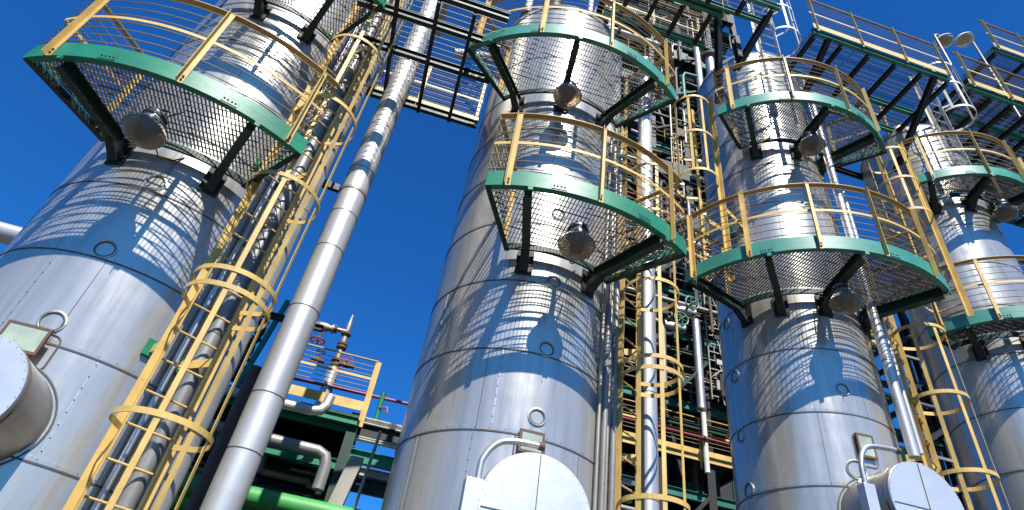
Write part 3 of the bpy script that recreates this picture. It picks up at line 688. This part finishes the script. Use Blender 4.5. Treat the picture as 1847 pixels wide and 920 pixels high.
def railing(t, u0_, u1_, v, z, H=1.1, mat=M_yellow, toe=.3, np_=4, nm=''):
    p = MB(); p.ubox(u0_, u1_, v-.005, v+.005, z, z+toe); p.build('toe_board', mat, t)
    for k in range(np_):
        u = u0_+.03+(u1_-u0_-.06)*k/(np_-1); p = MB(); p.angle(W(u, v-.006, z-.2), W(u, v-.006, z+H), UX, -VX, .06, .007); p.build('rail_post', mat, t)
    p = MB(); p.ubox(u0_, u1_, v-.03, v+.02, z+H+.002, z+H+.02); p.build('hand_rail', mat, t)
    p = MB(); p.ubox(u0_, u1_, v-.004, v+.004, z+H*.62, z+H*.62+.05); p.build('mid_rail', mat, t)
    r = MB()
    for h in (.42, .52, .62, .78, .88, .98): r.tube([W(u0_, v, z+h*H/1.1), W(u1_, v, z+h*H/1.1)], .007, 6)
    r.build('guard_rods', M_rod, t)
bw_ = thing('dark_backdrop', W(8, 20, 0), 'added black backdrop for the shaded depth behind the steelwork between the middle columns', 'backdrop')
b_ = MB(); b_.ubox(4.6, 13.5, 19.6, 26, 0, 27); b_.build('backdrop_block', M_black, bw_)  # black block added as a backdrop, standing in for shaded depth
for k in range(9):
    b_ = MB(); b_.ubox(4.7+k, 4.75+k, 19.55, 19.598, .2, 26.8); b_.build('backdrop_rib', M_dkgreen, bw_)
rl = thing('yellow_railing', W(7.4, 13.6, 7.85), 'yellow railing with deep toe board low between the two middle columns', 'railing')
railing(rl, 5.4, 9.25, 13.6, 7.86, 1.15, np_=4)
rndp = random.Random(11)
desc = ['slim', 'bright', 'tall', 'dull', 'thin', 'narrow', 'stout', 'plain', 'straight', 'pale']
def vb(u, v, z0, z1, r, lb, mat): vpipe(u, v, z0, z1, r, lb, mat, 'upright pipes in the dark steelwork', n=14)
vb(7.98, 13.4, 9.2, 12.0, .12, 'upright grey-blue pipe with bent head above the yellow railing', M_fin)
vb(8.02, 13.4, 7.5, 9.1, .07, 'upright whitish pipe right below the bent grey-blue one', M_whitesteel)
vb(8.9, 13.3, 21.5, 27.5, .15, 'upright silvery pipe high behind, left of the upper right platform', mP)
vb(8.6, 15, 7.5, 27, .06, 'thin rusty upright pipe deep in the steelwork', M_rust)
vb(7.3, 14.6, 8, 27, .1, 'dark upright pipe deep in the steelwork', M_greypipe)
# cable ladder with boxes
for k, (u, z0, z1, lb) in enumerate(((8.55, 9.6, 16.8, 'cable ladder with many small fittings, lower right of the steelwork'), (7.7, 14.2, 20.5, 'cable ladder with small fittings, higher in the steelwork'))):
    t = thing('cable_ladder', W(u, 13.45, z0), lb, 'cable ladder')
    a_ = MB(); a_.ubox(u-.22, u-.19, 13.42, 13.48, z0, z1); a_.ubox(u+.19, u+.22, 13.42, 13.48, z0, z1); a_.build('side_rail', M_galv, t)
    z = z0+.1; b_ = MB()
    while z < z1: b_.ubox(u-.188, u+.188, 13.43, 13.46, z, z+.03); z += .28
    b_.ubox(u-.01, u+.01, 13.461, 13.468, z0, z1); b_.build('cross_bars', M_galv, t)
    for j in range(int((z1-z0)/.8)):
        zz = z0+.3+j*.8+rndp.uniform(-.1, .1); uu = u+rndp.uniform(-.1, .1)
        c_ = MB(); c_.ubox(uu-.09, uu+.09, 13.34, 13.42, zz, zz+rndp.uniform(.12, .3)); c_.build('junction_box', rndp.choice([M_galv, M_whitesteel, M_dark, M_fin]), t)
        c_ = MB(); c_.tube([W(uu, 13.38, zz), W(uu+.05, 13.36, zz-.15), W(u+.15*(-1)**j, 13.4, zz-.4)], .012, 6); c_.build('cable', M_whitesteel, t)
# horizontal pipes through the steelwork
hp = 0
words = ['lowest', 'second', 'third', 'fourth', 'fifth', 'sixth', 'seventh', 'eighth', 'ninth', 'tenth', 'eleventh', 'twelfth', 'thirteenth', 'fourteenth', 'fifteenth', 'sixteenth']
for k, z in enumerate([5.3, 5.75, 6.4, 8.35, 10.2, 10.7, 12.4, 14.2, 14.6, 16.4, 18.6, 19.0, 21.2, 23.8]):
    mt = [M_greypipe, M_tealdark, M_galv, M_rust, M_galv, M_red][(k*5+2) % 6] if k != 3 else M_red
    v = 13.3+(k % 3)*.35; r = .03+.02*((k*7) % 4)
    nmz = {0: 'dark grey', 1: 'faded green', 2: 'dull silver', 3: 'rusty', 4: 'weathered grey', 5: 'red'}[(k*5+2) % 6] if k != 3 else 'red'
    if nmz == 'red': r = .03
    pipe([W(5.1, v, z), W(9.7, v, z)], r, nmz+' level pipe in the steelwork, '+words[k]+' from the ground', mt, 'level pipes in the dark steelwork', n=12, flanges=((0, .62), (0, .9)))
# valves
def valve(loc, ax, r, lb, wheel=M_red, body=M_fin, up_=ZX, s=1.0):
    t = thing('valve', loc, lb, 'valve', 'hand-wheel valves in the pipework'); L = Vector(loc); ax = Vector(ax).normalized()
    b_ = MB(); b_.lathe(L, ax, [(.001, -.2*s), (.09*s, -.2*s), (.09*s, -.17*s), (.05*s, -.165*s), (.085*s, -.06*s), (.085*s, .06*s), (.05*s, .165*s), (.09*s, .17*s), (.09*s, .2*s), (.001, .2*s)], 20); b_.build('valve_body', body, t)
    b_ = MB(); b_.tube([L, L+up_*.32*s], .025*s, 10); b_.build('stem', M_rust, t)
    w = MB(); x = up_.orthogonal().normalized(); y = up_.cross(x); ctr = L+up_*.3*s
    w.tube([ctr+(x*math.cos(a)+y*math.sin(a))*.13*s for a in [2*math.pi*k/24 for k in range(25)]], .013*s, 8, cap=False)
    for k in range(3): d = x*math.cos(k*math.pi/3)+y*math.sin(k*math.pi/3); w.tube([ctr-d*.13*s, ctr+d*.13*s], .009*s, 6)
    w.build('hand_wheel', wheel, t); return t
for k, (u, v, z, lb) in enumerate(((7.6, 13.35, 12.2, 'valve with green wheel beside the tall cable ladder'), (7.2, 13.3, 11.5, 'valve just above the faded green beam, left of the cable ladder'), (8.0, 13.2, 14.8, 'valve in the dark steelwork at mid height'), (8.5, 13.2, 18.9, 'valve high in the dark steelwork'))):
    valve(W(u, v, z), UX, .1, lb, wheel=M_teal, s=1.6, up_=-VX)

# lower left pipe rack
zsL = [2.3, 3.9, 5.35, 6.1]
frL = frame('pipe_rack', 'low green pipe rack seen between the silver pipe and the middle column', [-4.6, -2.4, -.55], [12.2, 14.2, 16.4], zsL, M_dkgreen, M_green, floors=[3.9, 5.35, 6.1], floor_mat=M_black, bw=.2)  # black floors added to keep the depth of the rack dark
for k in range(16):
    z = rd_.uniform(4.3, 6.0); u = rd_.uniform(-4.4, -1.3); b_ = MB(); L_ = rd_.uniform(.5, 2.2); v = rd_.uniform(12.4, 14)
    b_.tube([W(u, v, z), W(min(u+L_, -.6), v, z), W(min(u+L_, -.6)+.05, v, z-.06), W(min(u+L_, -.6)+.06, v, z-rd_.uniform(.2, .8))], rd_.uniform(.03, .09), 10)
    b_.build('branch_pipe', rd_.choice([M_black, M_greypipe, M_rust, M_galv, M_dkgreen, M_whitesteel]), frL)
for k in range(5):
    b_ = MB(); z = 4.4+k*.33; b_.ibeam(W(-4.6, 12.9+k*.2, z), W(-.5, 12.9+k*.2, z), .1, .07); b_.build('secondary_beam', M_green if k % 2 else M_black, frL)
bk_ = MB(); bk_.ubox(-4.6, -.6, 16.5, 16.56, 0, 6.1); bk_.build('back_panel', M_black, frL)
deck = thing('rack_platform', W(-1.2, 12, 6.3), 'small yellow-railed platform on the pipe rack, with pipes and valves', 'platform')
b_ = MB(); b_.ubox(-3.4, -.46, 12.05, 13.7, 6.30, 6.34); b_.build('deck_plate', M_black, deck)
railing(deck, -2.05, -.45, 12.0, 6.42, 1.12, np_=2, toe=.2)
p = MB(); p.angle(W(-.44, 12.0, 6.1), W(-.44, 12.0, 7.55), UX, -VX, .07, .008); p.build('rail_post', M_yellow, deck)
p = MB(); p.bar(W(-.43, 12.02, 7.53), W(-.43, 13.6, 7.53), ZX, .04, .03); p.build('end_hand_rail', M_yellow, deck)
p = MB(); p.bar(W(-.43, 12.02, 7.1), W(-.43, 13.6, 7.1), ZX, .04, .008); p.build('end_mid_rail', M_yellow, deck)
b_ = MB(); b_.ibeam(W(-4.6, 12.05, 6.2), W(-.46, 12.05, 6.2), .16, .1); b_.build('edge_beam', M_green, deck)
# long rack running right behind the middle column
for (z, h, mt, lb) in ((6.35, .12, M_whitesteel, 'pale top flange beam of the pipe bridge left of the middle column'), (6.15, .26, M_black, 'black girder of the pipe bridge, just under its pale top'), (5.98, .06, M_whitesteel, 'slim pale rail of the pipe bridge under the black girder'), (5.62, .24, M_green, 'green girder of the pipe bridge'), (5.35, .16, M_conc, 'pale lower girder of the pipe bridge'), (5.1, .26, M_black, 'black lowest girder of the pipe bridge')):
    b_ = MB(); b_.ibeam(W(-.5, 12.3, z), W(5.5, 12.3, z), h, .14); tag(b_.build('bridge_girder', mt), lb, 'girder', 'girders of the pipe bridge')
leg = MB(); leg.quadbox([W(-1.32, 11.9, 0), W(-.98, 11.9, 0), W(-.98, 12.3, 0), W(-1.32, 12.3, 0), W(-.42, 11.9, 5.5), W(-.16, 11.9, 5.5), W(-.16, 12.2, 5.5), W(-.42, 12.2, 5.5)])
tag(leg.build('concrete_leg', M_conc, bevel=.02), 'slanting concrete leg carrying the low pipe rack', 'concrete leg')
pipe([W(-.3, 11.7, .5), W(.0, 11.7, 6.0)], .03, 'thin galvanised tube leaning along the concrete leg', M_galv, cat='tube', n=10)
pipe([W(-4.8, 11.5, 6.0), W(-1.35, 11.5, 6.0), W(-1.2, 11.52, 6.05), W(-1.13, 11.56, 6.18), W(-1.11, 11.6, 6.4)], .095, 'silvery elbow pipe under the yellow-railed platform', mP, cat='pipe')
pipe([W(-4.8, 11.7, 5.42), W(-1.0, 11.7, 5.36), W(-.86, 11.7, 5.3), W(-.8, 11.7, 5.15), W(-.8, 11.7, 4.7)], .11, 'dark thick pipe below the silvery elbow pipe', M_greypipe)
pipe([W(-6, 11.6, 4.33), W(6, 11.6, 4.33)], .17, 'bright green thick pipe at the bottom, left of the middle column', M_lime)
pipe([W(-6, 11.8, 4.1), W(4, 11.8, 4.1)], .15, 'second green pipe below the bright green one', M_lime)
pipe([W(-6, 14.0, 5.2), W(-1.0, 14.0, 5.2)], .12, 'pale lagged pipe deep in the low pipe rack', M_conc)
pipe([W(-3.2, 12.5, 6.95), W(3, 12.5, 7.06)], .035, 'red level pipe running past the yellow-railed platform', M_red, n=10)
pipe([W(-.16, 12.4, 6.35), W(-.16, 12.4, 7.08)], .05, 'green upright post below the red pipe', M_green, n=10, cat='post')
pipe([W(-.16, 12.35, 6.72), W(0.0, 12.3, 6.74), W(.02, 12.3, 6.6)], .022, 'short red branch on the green post', M_red, n=8)
st = thing('vent_stack', W(-1.32, 12.6, 6.4), 'upright vent pipe with rusty flanges rising above the yellow-railed platform', 'pipe')
b_ = MB(); b_.tube([W(-1.34, 12.6, 6.4), W(-1.34, 12.6, 7.45)], .13, 24, uvs=True); b_.build('lagged_base', mP, st)
b_ = MB(); b_.tube([W(-1.34, 12.6, 7.45), W(-1.34, 12.6, 8.35)], .065, 16); b_.build('upper_tube', M_galv, st)
for z in (7.5, 7.62, 7.95, 8.03, 8.3): b_ = MB(); b_.tube([W(-1.34, 12.6, z), W(-1.34, 12.6, z+.05)], .115, 16); b_.build('flange', M_rust, st)
b_ = MB(); b_.tube([W(-1.34, 12.6, 8.35), W(-1.34, 12.6, 8.55), W(-1.34, 12.6, 8.85)], [.05, .06, .015], 12); b_.build('spout', M_galv, st)
pipe([W(-2.6, 12.6, 8.38), W(-1.34, 12.6, 8.38)], .05, 'level tube joining the vent pipe above the yellow railing', M_galv, n=12, flanges=((0, .3), (0, .5), (0, .8)))
valve(W(-1.88, 12.6, 8.36), UX, .1, 'valve with pink-red wheel hanging above the yellow railing', s=1.2, up_=-ZX, body=M_galv)
valve(W(-1.1, 12.5, 7.55), UX, .1, 'small red-wheeled valve on the right of the vent pipe', s=.8, up_=(-VX), body=M_rust)
valve(W(-1.7, 12.4, 7.45), UX, .1, 'small dark valve behind the yellow railing', s=.7, wheel=M_dark, up_=ZX, body=M_rust)
# small rack kit left of the silver pipe
for k, (u, z, lb) in enumerate(((-3.1, 7.9, 'upper rusty valve left of the silver pipe'), (-3.15, 7.4, 'rusty valve under the upper one, left of the silver pipe'), (-3.2, 6.9, 'lowest rusty valve left of the silver pipe'))):
    valve(W(u, 12.6, z), ZX, .1, lb, s=1.2, up_=-VX, wheel=M_dark, body=M_rust)
strut(W(-3.0, 12.3, 6.3), W(-2.75, 12.3, 8.6), 'green upright left of the silver pipe on the low pipe rack', M_green, nm='steel_upright', group='steel uprights and girders behind the columns')
vpipe(-2.45, 10.9, .3, 6.3, .13, 'brown pipe low behind the left ladder', M_rust)
strut(W(-3.6, 10.8, 7.35), W(-1.6, 10.8, 7.35), 'black girder behind the left ladder', M_black, nm='steel_girder', group='steel uprights and girders behind the columns')
strut(W(-2.3, 10.8, 6.2), W(-2.3, 10.8, 11.4), 'black upright behind the left ladder, dark against the sky', M_black, nm='steel_upright', group='steel uprights and girders behind the columns')

# steel frame filling the gap between the two right-hand columns, and behind the rightmost one
frR = frame('bracing_frame', 'dark braced steelwork glimpsed in the sky gap of the right-hand ladder', [9.6, 11.2, 13.2], [9.5, 11.5], [4.5, 5.7, 6.6, 7.6, 8.7, 9.8, 11.2], M_black, M_dkgreen, bw=.14)
for k in range(5):
    b_ = MB(); z = 4.5+k*1.15; b_.bar(W(9.6, 9.4, z), W(11.2, 9.4, z+1.1), VX, .09, .1); b_.build('diagonal_brace', M_black, frR)
    b_ = MB(); b_.bar(W(9.6, 9.3, z+.35), W(13.2, 9.3, z+.35), VX, .05, .06); b_.build('pale_rail', M_galv, frR)

# ------------------------------------------------------------------ piping on the column tops
pipe([W(1.12, 6.65, 12.3), W(1.12, 6.65, 16.5)], .16, 'black upright pipe on top of the middle column', M_black, n=20, flanges=((0, .05), (0, .3)))
pipe([W(.56, 6.6, 12.2), W(.56, 6.6, 12.9), W(.56, 6.6, 15.5)], .07, 'pale upright pipe with a ball fitting, left of the black one on the middle column', M_whitesteel, n=16, flanges=((0, .4), (1, .1)))
pipe([W(1.3, 6.2, 13.0), W(3.3, 6.2, 13.0)], .06, 'pale level pipe above the middle column, right of the black pipe', M_whitesteel, n=14, flanges=((0, .2), (0, .55)))
pipe([W(1.75, 6.1, 12.4), W(1.75, 6.1, 14.6)], .05, 'whitish upright pipe crossing the pale level pipe', M_whitesteel, n=12)
pipe([W(2.2, 6.15, 12.6), W(2.2, 6.15, 15.0)], .04, 'thin whitish upright pipe nearer the top walkway', M_whitesteel, n=12)
pipe([W(-.6, 6.9, 11.6), W(1.0, 6.9, 12.1)], .09, 'pale sloping pipe behind the upper left corner of the middle column platform', M_whitesteel, n=14)
pipe([W(4.86, 6.8, 13.6), W(4.86, 6.8, 14.4)], .1, 'stub pipe on the shoulder of the column under the pale ladder', M_fin, n=16, flanges=((0, .9),))

# ------------------------------------------------------------------ steelwork behind the right-hand column tops
frT = frame('stair_tower', 'dark stair tower behind the walkways at the right edge', [11.6, 13.2, 14.9], [8.4, 10.6], [6.5, 8.6, 10.7, 12.8], M_black, M_tealdark, floors=[8.6, 10.7], floor_mat=M_black, bw=.16)
for k in range(3):
    z = 6.5+k*2.1; s0, s1_ = (11.7, 14.7) if k % 2 else (14.7, 11.7)
    b_ = MB(); b_.bar(W(s0, 8.2, z), W(s1_, 8.2, z+2.05), VX, .05, .2); b_.build('stair_stringer', M_dkgreen, frT)
    b_ = MB(); b_.bar(W(s0, 8.15, z+1.0), W(s1_, 8.15, z+3.05), VX, .03, .04); b_.build('stair_rail', M_yellow, frT)
for k, (u, lb) in enumerate(((5.3, 'left'), (7.4, 'middle'))):
    strut(W(u+.6, 7.6, 12.9), W(u+2.6, 7.6, 12.9), 'dark level girder behind the long walkway, %s one' % lb, M_black, nm='steel_girder', group='steel uprights and girders behind the columns')
strut(W(6.9, 8.0, 10.2), W(7.7, 7.9, 12.9), 'dark slanting brace between the two right-hand columns, high up', M_black)
strut(W(7.9, 8.4, 8.0), W(7.9, 8.4, 13.0), 'dark upright between the two right-hand columns', M_black, nm='steel_upright', group='steel uprights and girders behind the columns')
pipe([W(7.25, 7.9, 6.0), W(7.25, 7.9, 12.6)], .07, 'dull grey pipe in the gap between the two right-hand column tops', M_greypipe, n=14)
